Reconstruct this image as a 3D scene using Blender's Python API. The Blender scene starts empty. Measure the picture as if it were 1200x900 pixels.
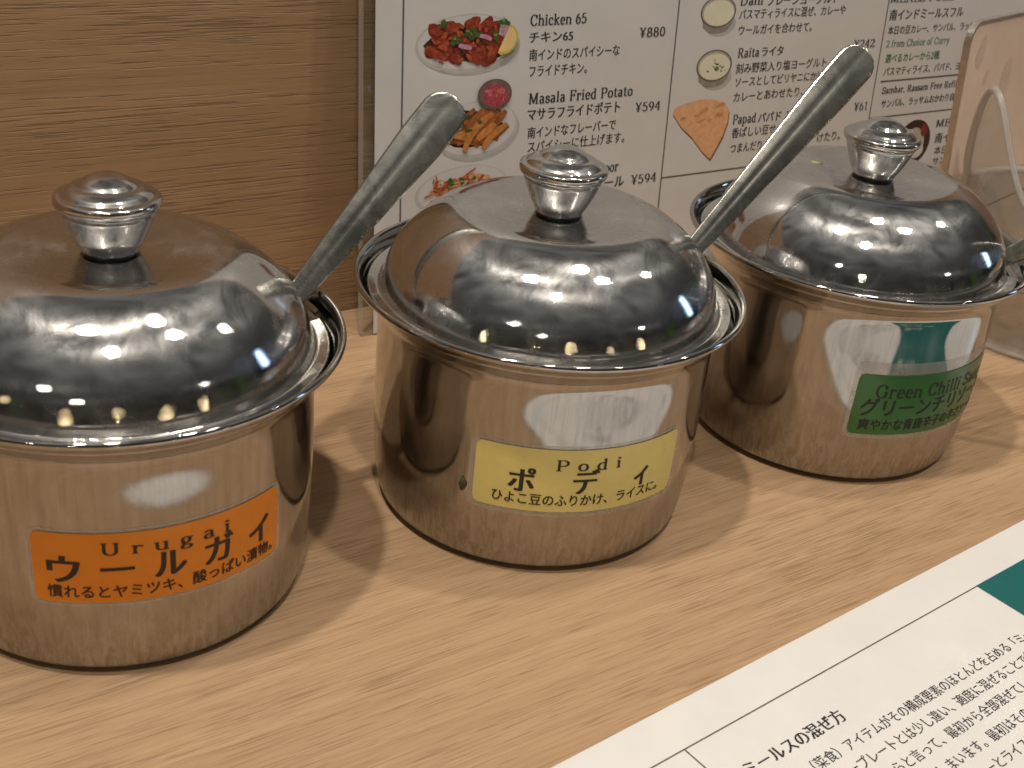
import bpy, bmesh, math, random
from math import sin, cos, radians as R, pi, hypot
from mathutils import Vector, Matrix

K = 0.008                      # metres per modelling unit (a pot rim is 11 units, 8.8 cm, across)
C = bpy.context.scene.collection
sc = bpy.context.scene
random.seed(7)

# ------------------------------------------------------------------ camera
CZ, PITCH, ROLL, F = 20.5519, 0.4887, 0.1079, 1464.9        # height, tilt, roll, focal length (1200 px wide frame)
fwd = Vector((0, cos(PITCH), -sin(PITCH))); upv = Vector((0, sin(PITCH), cos(PITCH))); rtv = Vector((1, 0, 0))
cam_r = cos(ROLL) * rtv + sin(ROLL) * upv; cam_u = -sin(ROLL) * rtv + cos(ROLL) * upv
cam_o = Vector((0, 0, CZ))
cd = bpy.data.cameras.new('camera'); cam = bpy.data.objects.new('camera', cd); C.objects.link(cam)
m = Matrix.Identity(4)
for i in range(3):
    m[i][0], m[i][1], m[i][2], m[i][3] = cam_r[i], cam_u[i], -fwd[i], cam_o[i] * K
cam.matrix_world = m
cd.sensor_width = 36; cd.lens = 36 * F / 1200; cd.clip_start = 0.005; cd.clip_end = 100
cd.dof.use_dof = True; cd.dof.focus_distance = 37.0 * K; cd.dof.aperture_fstop = 48
sc.camera = cam
sc.cycles.transparent_max_bounces = 32

# ------------------------------------------------------------------ exposure
sc.view_settings.view_transform = 'Standard'; sc.view_settings.look = 'None'
sc.view_settings.exposure = 0.0; sc.view_settings.gamma = 1.0

# ------------------------------------------------------------------ node helpers
class NT:
    def __init__(s, tree): s.t = tree; s.n = tree.nodes; s.l = tree.links
    def new(s, kind, **kw):
        n = s.n.new(kind)
        for k, v in kw.items():
            if k in n.inputs: s.put(n.inputs[k], v)
            else: setattr(n, k, v)
        return n
    def put(s, sock, v):
        if hasattr(v, 'is_output') or hasattr(v, 'links') and not isinstance(v, (int, float, tuple)): s.l.new(v, sock)
        else: sock.default_value = v
    def math(s, op, a, b=0.0):
        n = s.n.new('ShaderNodeMath'); n.operation = op; s.put(n.inputs[0], a); s.put(n.inputs[1], b); return n.outputs[0]
    def mix(s, fac, a, b, mode='MIX'):
        n = s.n.new('ShaderNodeMix'); n.data_type = 'RGBA'; n.blend_type = mode
        s.put(n.inputs[0], fac); s.put(n.inputs[6], a); s.put(n.inputs[7], b); return n.outputs[2]
    def ramp(s, fac, stops):
        n = s.n.new('ShaderNodeValToRGB'); e = n.color_ramp.elements
        while len(e) < len(stops): e.new(0.5)
        for x, (p, c) in zip(e, stops): x.position = p; x.color = c if len(c) == 4 else (*c, 1)
        s.put(n.inputs[0], fac); return n.outputs[0]
    def noise(s, vec, scale, detail=4.0, rough=0.55, dist=0.0):
        n = s.n.new('ShaderNodeTexNoise'); s.l.new(vec, n.inputs['Vector'])
        n.inputs['Scale'].default_value = scale; n.inputs['Detail'].default_value = detail
        n.inputs['Roughness'].default_value = rough; n.inputs['Distortion'].default_value = dist
        return n.outputs[0]
    def mapping(s, vec, scale=(1, 1, 1), rot=(0, 0, 0), loc=(0, 0, 0)):
        n = s.n.new('ShaderNodeMapping'); s.l.new(vec, n.inputs[0])
        n.inputs['Scale'].default_value = scale; n.inputs['Rotation'].default_value = rot; n.inputs['Location'].default_value = loc
        return n.outputs[0]

def rgb(*c): return (*c, 1.0) if len(c) == 3 else c
def mat(name):
    m = bpy.data.materials.new(name); m.use_nodes = True; t = NT(m.node_tree)
    return m, t, t.n['Principled BSDF']
def plain(name, col, rough=0.5, metal=0.0, var=0.12, vs=300.0, **kw):
    m, t, b = mat(name)
    co = t.new('ShaderNodeTexCoord').outputs['Object']
    nz = t.noise(co, vs, 5.0, 0.6)
    lo = tuple(max(0, c * (1 - var)) for c in col[:3]); hi = tuple(min(1, c * (1 + var)) for c in col[:3])
    t.l.new(t.ramp(nz, [(0.3, lo), (0.7, hi)]), b.inputs['Base Color'])
    b.inputs['Roughness'].default_value = rough; b.inputs['Metallic'].default_value = metal
    for k, v in kw.items(): b.inputs[k.replace('_', ' ')].default_value = v
    return m

# ------------------------------------------------------------------ world: a dim warm dining room with darker and greener patches
w = bpy.data.worlds.new('World'); sc.world = w; w.use_nodes = True; t = NT(w.node_tree)
bg = t.n['Background']
d = t.new('ShaderNodeTexCoord').outputs['Generated']
sep = t.new('ShaderNodeSeparateXYZ'); t.l.new(d, sep.inputs[0])
up = t.ramp(t.math('ADD', t.math('MULTIPLY', sep.outputs[2], 0.5), 0.5), [(0.0, (0.05, 0.035, 0.022)), (0.5, (0.022, 0.022, 0.024)), (0.72, (0.06, 0.057, 0.054)), (0.82, (0.17, 0.163, 0.155)), (0.9, (0.25, 0.243, 0.23)), (1.0, (0.15, 0.145, 0.135))])
blot = t.noise(d, 5.0, 7.0, 0.66, 0.5)
low = t.ramp(sep.outputs[2], [(0.02, (1, 1, 1)), (0.45, (0, 0, 0))])
c1 = t.mix(low, up, t.mix(t.ramp(blot, [(0.40, (0, 0, 0)), (0.64, (1, 1, 1))]), rgb(0.003, 0.003, 0.004), rgb(0.06, 0.054, 0.049)))
blot2 = t.noise(t.mapping(d, loc=(3.1, 1.7, 0.4)), 4.5, 6.0, 0.7, 0.4)
gm = t.math('MULTIPLY', t.ramp(blot2, [(0.54, (0, 0, 0)), (0.64, (1, 1, 1))]), low)
leafy = t.mix(t.ramp(t.noise(d, 30.0, 4.0, 0.7), [(0.4, (0, 0, 0)), (0.65, (1, 1, 1))]), rgb(0.004, 0.010, 0.003), rgb(0.07, 0.13, 0.03))
beams = t.ramp(t.noise(t.mapping(d, scale=(1.6, 2.6, 1.6), rot=(0, 0, -0.6)), 1.6, 5.0, 0.6, 0.8), [(0.32, (0.2, 0.2, 0.2)), (0.68, (1.4, 1.4, 1.4))])
c1 = t.mix(t.ramp(sep.outputs[2], [(0.4, (0, 0, 0)), (0.6, (1, 1, 1))]), c1, t.mix(1.0, c1, beams, 'MULTIPLY'))
c2 = t.mix(gm, c1, leafy)
t.l.new(c2, bg.inputs[0]); bg.inputs[1].default_value = 1.0

# ------------------------------------------------------------------ ceiling lamps (positions from their reflections in the lids)
def lamp(name, x, y, z, power, r=3.2, col=(1.0, 0.92, 0.82)):
    l = bpy.data.lights.new(name, 'POINT'); l.energy = power; l.shadow_soft_size = r * K; l.color = col
    o = bpy.data.objects.new(name, l); o.location = (x * K, y * K, z * K); C.objects.link(o)
PW = 18.2
lamp('ceiling_lamp', 8, -46, 150, PW * 1.2)
lamp('ceiling_lamp', 68, 18, 150, PW * 0.4)
lamp('ceiling_lamp', -27, -4, 150, PW * 1.55)
lamp('ceiling_lamp', 32, 34, 152, PW * 0.75)
lamp('ceiling_lamp', -110, -235, 150, PW * 0.35, 2.6)
lamp('ceiling_lamp', 132, 80, 150, PW * 0.2, 2.2)
lamp('ceiling_lamp', 420, -150, 150, PW * 0.35, 2.6)
lamp('ceiling_lamp', -20, -420, 140, PW * 0.4, 2.6)
for x, y, z, e in ((330, -330, 40, .12), (430, -180, 30, .12), (-60, -420, 46, .12), (150, -460, 75, .16), (-300, -330, 60, .12)):
    lamp('far_table_lamp', x, y, z, PW * e, 1.7, (1.0, 0.78, 0.45))
wl = bpy.data.lights.new('window_light', 'AREA'); wl.shape = 'RECTANGLE'; wl.size = 12 * K; wl.size_y = 55 * K
wl.energy = 0.9; wl.color = (0.45, 0.65, 1.0)
wo = bpy.data.objects.new('window_light', wl); C.objects.link(wo)
wo.location = (190 * K, 95 * K, 45 * K)
wo.rotation_euler = (Vector((0.75, 32, 8)) - Vector((190, 95, 45))).to_track_quat('-Z', 'Y').to_euler()

# ------------------------------------------------------------------ object helpers
def obj(name, bm, mt, parent=None, loc=None, smooth=True, label=None):
    for v in bm.verts: v.co *= K
    me = bpy.data.meshes.new(name); bm.to_mesh(me); bm.free()
    if smooth: me.shade_smooth()
    for x in (mt if isinstance(mt, (list, tuple)) else [mt]): me.materials.append(x)
    o = bpy.data.objects.new(name, me); C.objects.link(o)
    if parent: o.parent = parent
    if loc is not None: o.location = Vector(loc) * K
    if label: o['label'] = label
    return o
def tag(o, label, cat, group=None):
    o['label'] = label; o['category'] = cat
    if group: o['group'] = group
    return o
def thing(name, label, cat, loc=(0, 0, 0), group=None, rot=None):
    o = bpy.data.objects.new(name, None); C.objects.link(o); o.empty_display_size = 0.01
    if rot is not None: o.matrix_world = Matrix.Translation(Vector(loc) * K) @ rot.to_4x4()
    else: o.location = Vector(loc) * K
    return tag(o, label, cat, group)
def spline(P, n=6):
    P = [Vector(p) for p in P]; Q = [2 * P[0] - P[1]] + P + [2 * P[-1] - P[-2]]; out = []
    for i in range(1, len(Q) - 2):
        a, b, c, d = Q[i - 1], Q[i], Q[i + 1], Q[i + 2]
        for k in range(n):
            t = k / n
            out.append(0.5 * (2 * b + (c - a) * t + (2 * a - 5 * b + 4 * c - d) * t * t + (3 * b - a - 3 * c + d) * t ** 3))
    out.append(P[-1]); return out
def lathe(prof, seg=160, skip=None):
    """revolve (r, z) points; UV = (angle, length along the profile)"""
    bm = bmesh.new(); uv = bm.loops.layers.uv.new('UVMap'); rings = []; L = [0.0]
    for i in range(1, len(prof)): L.append(L[-1] + hypot(prof[i][0] - prof[i - 1][0], prof[i][1] - prof[i - 1][1]))
    for r, z in prof:
        rings.append([bm.verts.new((max(r, 1e-4) * cos(2 * pi * j / seg), max(r, 1e-4) * sin(2 * pi * j / seg), z)) for j in range(seg)])
    for i in range(len(rings) - 1):
        for j in range(seg):
            if skip and skip(0.5 * (prof[i][0] + prof[i + 1][0]), 0.5 * (prof[i][1] + prof[i + 1][1]), 360.0 * (j + 0.5) / seg): continue
            k = (j + 1) % seg
            f = bm.faces.new((rings[i][j], rings[i][k], rings[i + 1][k], rings[i + 1][j]))
            for lp, (a, b) in zip(f.loops, ((j, i), (j + 1, i), (j + 1, i + 1), (j, i + 1))): lp[uv].uv = (a / seg * 30.0, L[b])
    return bm
def box(bm, x0, x1, y0, y1, z0, z1, bevel=0.0):
    r = bmesh.ops.create_cube(bm, size=1.0)
    for v in r['verts']:
        v.co = ((x0 + x1) / 2 + v.co.x * (x1 - x0), (y0 + y1) / 2 + v.co.y * (y1 - y0), (z0 + z1) / 2 + v.co.z * (z1 - z0))
    if bevel:
        bmesh.ops.bevel(bm, geom=list({e for v in r['verts'] for e in v.link_edges}), offset=bevel, segments=3, affect='EDGES')
def poly(bm, pts, z=0.0):
    return bm.faces.new([bm.verts.new((x, y, z)) for x, y in pts])
def slab(pts, z0, z1):
    bm = bmesh.new(); a = [bm.verts.new((x, y, z0)) for x, y in pts]; b = [bm.verts.new((x, y, z1)) for x, y in pts]
    bm.faces.new(b); bm.faces.new(a[::-1]); n = len(pts)
    for i in range(n): bm.faces.new((a[i], a[(i + 1) % n], b[(i + 1) % n], b[i]))
    return bm
def rrect(x0, x1, y0, y1, r, n=6):
    out = []
    for cx, cy, a0 in ((x1 - r, y1 - r, 0), (x0 + r, y1 - r, 90), (x0 + r, y0 + r, 180), (x1 - r, y0 + r, 270)):
        for k in range(n + 1):
            a = R(a0 + 90 * k / n); out.append((cx + r * cos(a), cy + r * sin(a)))
    return out

# ------------------------------------------------------------------ lettering
_txt = {}
def glyphs(s, off=0.0):
    """outline of a string in Blender's own font: vertices and faces, baseline 0, one em = 1"""
    if (s, off) in _txt: return _txt[(s, off)]
    c = bpy.data.curves.new('lettering', 'FONT'); c.body = s; c.size = 1.0; c.resolution_u = 3; c.offset = off
    o = bpy.data.objects.new('lettering', c); C.objects.link(o)
    ev = o.evaluated_get(bpy.context.evaluated_depsgraph_get()); me = ev.to_mesh()
    vs = [(v.co.x, v.co.y) for v in me.vertices]; fs = [tuple(p.vertices) for p in me.polygons]
    ev.to_mesh_clear(); bpy.data.objects.remove(o); bpy.data.curves.remove(c)
    _txt[(s, off)] = (vs, fs); return vs, fs
def jp(bm, s, x0, x1, y, h, weight=0.0, z=0.0, off=0.0):
    """Japanese line from x0 to x1, em height h; weight thickens the upright strokes only, as in a Mincho face"""
    vs, fs = glyphs(s, off)
    a = min(v[0] for v in vs); b = max(v[0] for v in vs); k = (x1 - x0) / (b - a)
    for q, dx in enumerate((0.0,) if weight == 0 else (-weight * h / 2, 0.0, weight * h / 2)):
        V = [bm.verts.new((x0 + (x - a) * k + dx, y + yy * h, z + q * 0.002)) for x, yy in vs]
        for f in fs:
            try: bm.faces.new([V[i] for i in f])
            except ValueError: pass
def arc(cx, cy, rx, ry, a0, a1, n=10):
    return [(cx + rx * cos(R(a0 + (a1 - a0) * i / n)), cy + ry * sin(R(a0 + (a1 - a0) * i / n))) for i in range(n + 1)]
def stem(x, y0, y1, foot=1, head=1, s=0.2):
    o = [[(x, y0), (x, y1)]]
    if foot: o.append([(x - s, y0), (x + s, y0)])
    if head == 1: o.append([(x - s, y1 - 0.03), (x, y1)])
    if head == 2: o.append([(x - s, y1), (x + s, y1)])
    return o
A_ = 1.5; X_ = 1.0
SERIF = {                                     # advance width, pen strokes
 'a': (.95, [arc(.42, .72, .27, .28, 150, 0), [(.69, .72), (.69, .12), (.85, .02)], arc(.42, .28, .27, .27, 90, 360, 14) + [(.69, .4)], [(.42, .55), (.69, .62)]]),
 'b': (1.05, [*stem(.22, 0, A_, 0), arc(.5, .5, .35, .5, 140, -140, 16)]),
 'c': (.9, [arc(.5, .5, .36, .5, 45, 320, 16), [(.74, .83), (.72, .72)]]),
 'd': (1.08, [*stem(.78, 0, A_, 0), arc(.5, .5, .36, .5, 40, 320, 16), [(.78, 0), (.98, .03)]]),
 'e': (.92, [[(.14, .52), (.8, .52)], arc(.48, .5, .34, .5, 3, 315, 18)]),
 'f': (.66, [*stem(.28, 0, 1.2, 1, 0), arc(.55, 1.2, .27, .32, 180, 50), [(.06, .97), (.58, .97)]]),
 'g': (1.0, [arc(.45, .62, .28, .36, 0, 360, 18), [(.7, .85), (.95, .95)], [(.3, .3), (.2, .15), (.35, .05), (.7, 0)], arc(.48, -.22, .36, .24, 60, -240, 16)]),
 'h': (1.12, [*stem(.24, 0, A_), arc(.57, .62, .33, .36, 160, 0), *stem(.9, 0, .64, 1, 0)]),
 'i': (.56, [*stem(.28, 0, X_), arc(.28, 1.36, .06, .05, 0, 360, 8)]),
 'k': (1.06, [*stem(.24, 0, A_), [(.26, .4), (.8, .97)], [(.62, .97), (.98, .97)], [(.45, .58), (.88, 0)], [(.7, 0), (1.05, 0)]]),
 'l': (.56, [*stem(.28, 0, A_)]),
 'm': (1.7, [*stem(.24, 0, X_), arc(.54, .62, .3, .36, 160, 0), *stem(.84, 0, .64, 1, 0), arc(1.14, .62, .3, .36, 160, 0), *stem(1.44, 0, .64, 1, 0)]),
 'n': (1.12, [*stem(.24, 0, X_), arc(.57, .62, .33, .36, 160, 0), *stem(.9, 0, .64, 1, 0)]),
 'o': (1.0, [arc(.5, .5, .37, .49, 0, 360, 22)]),
 'p': (1.08, [*stem(.24, -.5, X_), arc(.54, .5, .36, .5, 140, -140, 16)]),
 'r': (.8, [*stem(.24, 0, X_), arc(.55, .6, .3, .36, 165, 60), [(.7, .9), (.7, .82)]]),
 's': (.8, [arc(.42, .74, .24, .24, 30, 250, 10) + [(.45, .5)], arc(.4, .26, .27, .26, 75, -140, 10), [(.64, .9), (.63, .72)], [(.14, .28), (.15, .1)]]),
 't': (.68, [[(.3, 1.28), (.3, .2)], arc(.46, .2, .16, .2, 180, 320, 8), [(.06, .97), (.58, .97)]]),
 'u': (1.12, [*stem(.24, .36, X_, 0), arc(.56, .36, .32, .36, 180, 345), *stem(.86, 0, X_, 0), [(.86, 0), (1.05, .03)]]),
 'y': (1.0, [[(.2, .97), (.52, .05)], [(.84, .97), (.44, -.3), (.2, -.46), (.1, -.4)], [(.02, .97), (.4, .97)], [(.66, .97), (1., .97)]]),
 'C': (1.35, [arc(.72, .75, .56, .75, 40, 325, 22), [(1.16, 1.4), (1.15, 1.02)]]),
 'D': (1.5, [*stem(.3, 0, A_, 1, 2), [(.3, A_), (.6, A_)] + arc(.6, .75, .68, .75, 90, -90, 18) + [(.3, 0)]]),
 'E': (1.25, [*stem(.3, 0, A_, 1, 2), [(.3, A_), (1.08, A_), (1.08, 1.2)], [(.3, .78), (.85, .78)], [(.85, .95), (.85, .6)], [(.3, 0), (1.12, 0), (1.14, .32)]]),
 'F': (1.18, [*stem(.3, 0, A_, 1, 2), [(.3, A_), (1.05, A_), (1.05, 1.2)], [(.3, .78), (.82, .78)], [(.82, .95), (.82, .6)]]),
 'G': (1.45, [arc(.72, .75, .56, .75, 40, 350, 22), [(1.16, 1.4), (1.15, 1.02)], [(1.2, .66), (1.2, .1)], [(.98, .66), (1.38, .66)]]),
 'L': (1.2, [*stem(.3, 0, A_, 1, 2), [(.3, 0), (1.08, 0), (1.1, .36)]]),
 'A': (1.45, [[(.68, A_), (.2, 0)], [(.7, A_), (1.22, 0)], [(.36, .5), (1.04, .5)], [(.02, 0), (.4, 0)], [(1., 0), (1.44, 0)]]),
 'M': (1.75, [[(.28, 0), (.3, A_)], [(.1, A_), (.36, A_)], [(.1, 0), (.5, 0)], [(.34, A_), (.86, .1)], [(.88, .1), (1.4, A_)], *stem(1.44, 0, A_, 1, 2)]),
 'P': (1.22, [*stem(.3, 0, A_, 1, 2), [(.3, A_), (.65, A_)] + arc(.65, 1.1, .42, .4, 90, -90, 14) + [(.3, .7)]]),
 'R': (1.38, [*stem(.3, 0, A_, 1, 2), [(.3, A_), (.62, A_)] + arc(.62, 1.12, .4, .38, 90, -90, 14) + [(.3, .74)], [(.66, .74), (1.14, 0)], [(1.02, 0), (1.36, 0)]]),
 'S': (1.1, [arc(.56, 1.12, .38, .38, 35, 255, 12) + [(.6, .76)], arc(.54, .4, .42, .4, 75, -145, 12), [(.92, 1.42), (.9, 1.1)], [(.14, .42), (.15, .08)]]),
 'U': (1.45, [*stem(.32, .5, A_, 0, 2), arc(.74, .5, .42, .5, 180, 360, 14), *stem(1.16, .5, A_, 0, 2)]),
 '0': (1.0, [arc(.5, .72, .34, .72, 0, 360, 22)]),
 '1': (.9, [*stem(.48, 0, 1.44, 1, 0), [(.2, 1.25), (.48, 1.44)]]),
 '2': (1.0, [arc(.48, 1.06, .34, .38, 165, -20, 12) + [(.15, .03)], [(.15, .03), (.86, .03), (.88, .25)]]),
 '4': (1.0, [[(.7, 0), (.7, 1.44)], [(.7, 1.44), (.1, .45), (.95, .45)], [(.5, 0), (.9, 0)]]),
 '5': (1.0, [[(.8, 1.42), (.28, 1.42), (.22, .8)], arc(.46, .46, .38, .44, 125, -150, 14)]),
 '6': (1.0, [arc(.5, .46, .34, .44, 0, 360, 18), arc(.82, .5, .66, .95, 110, 185, 10)]),
 '8': (1.0, [arc(.5, 1.08, .28, .36, 0, 360, 16), arc(.5, .38, .35, .38, 0, 360, 16)]),
 '9': (1.0, [arc(.5, .98, .34, .44, 0, 360, 18), arc(.18, .94, .66, .95, -70, 5, 10)]),
 '\u00a5': (1.1, [*stem(.55, 0, .72, 1, 0), [(.15, 1.44), (.55, .7)], [(.95, 1.44), (.55, .7)], [(.2, .62), (.9, .62)], [(.2, .36), (.9, .36)], [(.02, 1.44), (.34, 1.44)], [(.78, 1.44), (1.08, 1.44)]]),
 ',': (.5, [[(.22, .1), (.2, -.2)]]), ' ': (.55, []),
}
def serif(bm, s, x0, x1, y, cap, bold=0.0, z=0.0, gap=0.0):
    """Latin line in a broad-nib serif face: cap height cap, squeezed to run from x0 to x1"""
    wx, wy = 0.085 + bold, 0.04 + bold * 0.25
    tot = sum(SERIF[c][0] + gap for c in s) - gap; kx = (x1 - x0) / tot; ky = cap / 1.5; pen = 0.0; zz = z
    for c in s:
        adv, strokes = SERIF[c]
        for st in strokes:
            for (ax, ay), (bx, by) in zip(st, st[1:]):
                l = hypot(bx - ax, by - ay)
                if l < 1e-6: continue
                nx, ny = -(by - ay) / l, (bx - ax) / l; hw = math.sqrt((wx * nx) ** 2 + (wy * ny) ** 2)
                ex, ey = (bx - ax) / l * wy * 0.7, (by - ay) / l * wy * 0.7
                q = [(ax - ex + nx * hw, ay - ey + ny * hw), (ax - ex - nx * hw, ay - ey - ny * hw), (bx + ex - nx * hw, by + ey - ny * hw), (bx + ex + nx * hw, by + ey + ny * hw)]
                zz = z + 0.004 - zz + z if False else zz + 0.0004
                bm.faces.new([bm.verts.new((x0 + (pen + px) * kx, y + py * ky, zz)) for px, py in q])
        pen += adv + gap
        zz = z + (0.002 if zz < z + 0.006 else 0.0)

# ------------------------------------------------------------------ materials
def wood(name, ang, cols, pore, contrast, rough, scale=1.0, coat=0.0, vertical=False, fx=2.4, bump=0.35, broadk=0.42, porek=0.62):
    m, t, b = mat(name)
    co = t.new('ShaderNodeTexCoord').outputs['Object']
    g = t.mapping(co, rot=(0, 0, -ang)) if not vertical else co        # x runs along the grain
    S = scale / K
    wob = t.noise(t.mapping(g, scale=(0.05 * S, 0.16 * S, 0.16 * S)), 1.0, 3.0)
    n = t.new('ShaderNodeVectorMath', operation='MULTIPLY_ADD')
    cc = t.new('ShaderNodeCombineXYZ'); t.l.new(wob, cc.inputs[1]); t.l.new(wob, cc.inputs[2])
    t.l.new(cc.outputs[0], n.inputs[0]); n.inputs[1].default_value = (0, 0.12 / S, 0.12 / S); t.l.new(g, n.inputs[2]); gw = n.outputs[0]
    broad = t.noise(t.mapping(gw, scale=(0.03 * S, 1.1 * S, 1.1 * S)), 1.0, 5.0, 0.6)
    fine = t.noise(t.mapping(gw, scale=(0.13 * S, 4.2 * fx * S, 4.2 * fx * S)), 1.0, 4.0, 0.65)
    fibre = t.noise(t.mapping(gw, scale=(0.9 * S, 22 * S, 22 * S)), 1.0, 3.0, 0.6)
    dens = t.noise(t.mapping(gw, scale=(0.06 * S, 0.5 * S, 0.5 * S)), 1.0, 2.0)
    p1 = t.noise(t.mapping(gw, scale=(0.36 * S, 6.5 * fx * S, 6.5 * fx * S)), 1.0, 2.0, 0.5)
    thr = t.math('SUBTRACT', 0.73, t.math('MULTIPLY', dens, 0.34))
    pores = t.math('MULTIPLY', t.math('SUBTRACT', p1, thr), 14.0); pores = t.math('MINIMUM', t.math('MAXIMUM', pores, 0.0), 1.0)
    v = t.math('ADD', t.math('MULTIPLY', broad, broadk), t.math('MULTIPLY', fine, 0.35)); v = t.math('ADD', v, t.math('MULTIPLY', fibre, 0.18))
    v = t.math('ADD', t.math('MULTIPLY', t.math('SUBTRACT', v, 0.54), contrast), 0.5)
    base = t.ramp(v, [(0.15, cols[0]), (0.5, cols[1]), (0.85, cols[2])])
    t.l.new(t.mix(t.math('MULTIPLY', pores, porek), base, rgb(*pore)), b.inputs['Base Color'])
    b.inputs['Roughness'].default_value = rough; b.inputs['Specular IOR Level'].default_value = 0.35
    b.inputs['Coat Weight'].default_value = coat; b.inputs['Coat Roughness'].default_value = 0.25
    hgt = t.math('SUBTRACT', t.math('MULTIPLY', fibre, 0.25), pores)
    bp = t.new('ShaderNodeBump'); bp.inputs['Strength'].default_value = bump; bp.inputs['Distance'].default_value = 0.00012
    t.l.new(hgt, bp.inputs['Height']); t.l.new(bp.outputs[0], b.inputs['Normal'])
    return m
M_table = wood('oak_table', R(36), ((0.385, 0.245, 0.135), (0.51, 0.337, 0.197), (0.59, 0.413, 0.258)), (0.24, 0.142, 0.072), 1.9, 0.42, scale=1.55, broadk=0.3)
M_wall = wood('oak_wall', 0, ((0.28, 0.165, 0.081), (0.375, 0.233, 0.122), (0.45, 0.29, 0.162)), (0.15, 0.083, 0.04), 1.5, 0.5, vertical=True, bump=0.9, broadk=0.32, porek=0.5)

def steel(name, col, r0, r1, haze, scuff, worn=False, dent=0.0, aniso=0.85):
    """polished stainless steel with wiped scratches, a hazy second lobe and slight dents"""
    m, t, b = mat(name); out = t.n['Material Output']
    uv = t.new('ShaderNodeTexCoord').outputs['UV']; co = t.new('ShaderNodeTexCoord').outputs['Object']
    n1 = t.noise(co, 55.0, 5.0, 0.65, 0.5); n2 = t.noise(t.mapping(co, scale=(1, 1, 0.25)), 420.0, 4.0, 0.6, 0.8)
    scr = t.noise(t.mapping(uv, scale=(1.2, 22.0, 1.0), rot=(0, 0, 0.12)), 3.0, 5.0, 0.7)
    hatch = t.noise(t.mapping(uv, scale=(1.7, 0.55, 1.0), rot=(0, 0, 0.6)), 3.0, 7.0, 0.72, 0.6)
    b.inputs['Metallic'].default_value = 1.0
    t.l.new(t.ramp(n1, [(0.3, tuple(c * 0.93 for c in col)), (0.7, col)]), b.inputs['Base Color'])
    t.l.new(t.ramp(n1, [(0.35, (r0,) * 3), (0.75, (r1,) * 3)]), b.inputs['Roughness'])
    h = t.math('ADD', t.math('MULTIPLY', scr, 0.5), t.math('MULTIPLY', hatch, scuff)); h = t.math('ADD', h, t.math('MULTIPLY', n2, 0.3))
    bp = t.new('ShaderNodeBump'); bp.inputs['Strength'].default_value = 0.07; bp.inputs['Distance'].default_value = 0.00018
    if dent:                                             # shallow dents from use
        b0 = t.new('ShaderNodeBump'); b0.inputs['Strength'].default_value = dent; b0.inputs['Distance'].default_value = 0.0012
        t.l.new(t.noise(co, 42.0, 1.5, 0.4, 0.8), b0.inputs['Height']); t.l.new(b0.outputs[0], bp.inputs['Normal'])
    if worn:                                             # the foot of a pot is scratched, its wall still bright
        sp = t.new('ShaderNodeSeparateXYZ'); t.l.new(co, sp.inputs[0])
        t.l.new(t.ramp(t.math('ADD', t.math('MULTIPLY', sp.outputs[2], 1 / (6.8 * K)), t.math('MULTIPLY', t.math('SUBTRACT', n1, 0.5), 0.35)), [(0.1, (0.75,) * 3), (0.36, (0.03,) * 3)]), bp.inputs['Strength'])
    t.l.new(h, bp.inputs['Height']); t.l.new(bp.outputs[0], b.inputs['Normal'])
    if worn:                                             # brown film and hatched wear round the foot
        foot = t.ramp(t.math('ADD', t.math('MULTIPLY', sp.outputs[2], 1 / (6.8 * K)), t.math('MULTIPLY', t.math('SUBTRACT', n1, 0.5), 0.5)), [(0.06, (1, 1, 1)), (0.40, (0, 0, 0))])
        fl = t.ramp(hatch, [(0.44, (0, 0, 0)), (0.60, (1, 1, 1))])
        old = b.inputs['Base Color'].links[0].from_socket
        streak = t.noise(t.mapping(uv, scale=(2.6, 0.16, 1.0)), 2.0, 6.0, 0.7)      # wiping marks running down the wall
        old = t.mix(1.0, old, t.ramp(streak, [(0.35, (0.8, 0.8, 0.8)), (0.62, (1.0, 1.0, 1.0))]), 'MULTIPLY')
        t.l.new(t.mix(t.math('MULTIPLY', foot, t.math('ADD', t.math('MULTIPLY', fl, 0.6), 0.25)), old, rgb(0.25, 0.185, 0.105)), b.inputs['Base Color'])
        ro = b.inputs['Roughness'].links[0].from_socket
        t.l.new(t.math('ADD', t.n[t.n.find(ro.node.name)].outputs[0], t.math('MULTIPLY', t.math('MULTIPLY', foot, fl), 0.16)), b.inputs['Roughness'])
    b2 = t.new('ShaderNodeBsdfPrincipled'); b2.inputs['Metallic'].default_value = 1.0; b2.inputs['Base Color'].default_value = rgb(*col)
    b2.inputs['Roughness'].default_value = 0.30; b2.inputs['Anisotropic'].default_value = aniso
    tg = t.new('ShaderNodeTangent'); tg.direction_type = 'UV_MAP'; t.l.new(tg.outputs[0], b2.inputs['Tangent']); t.l.new(bp.outputs[0], b2.inputs['Normal'])
    mx = t.new('ShaderNodeMixShader'); t.l.new(t.ramp(t.noise(co, 110.0, 5.0, 0.7, 1.0), [(0.38, (haze * 0.3,) * 3), (0.66, (haze * 2.2,) * 3)]), mx.inputs[0])
    t.l.new(b.outputs[0], mx.inputs[1]); t.l.new(b2.outputs[0], mx.inputs[2]); t.l.new(mx.outputs[0], out.inputs[0])
    return m
M_body = steel('steel_pot', (0.48, 0.465, 0.445), 0.025, 0.055, 0.07, 1.4, True, 0.1)
M_lid = steel('steel_lid', (0.60, 0.59, 0.575), 0.03, 0.075, 0.15, 0.25, False, 0.22)
M_knob = steel('steel_knob', (0.54, 0.525, 0.505), 0.07, 0.12, 0.10, 0.1)
M_spoon = steel('steel_spoon', (0.54, 0.525, 0.465), 0.13, 0.22, 0.3, 0.5, False, 0.0, 0.0)
M_gasket = plain('black_gasket', (0.012, 0.012, 0.012), 0.35)
M_orange = plain('orange_sticker', (0.70, 0.215, 0.010), 0.38, var=0.05)
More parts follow.
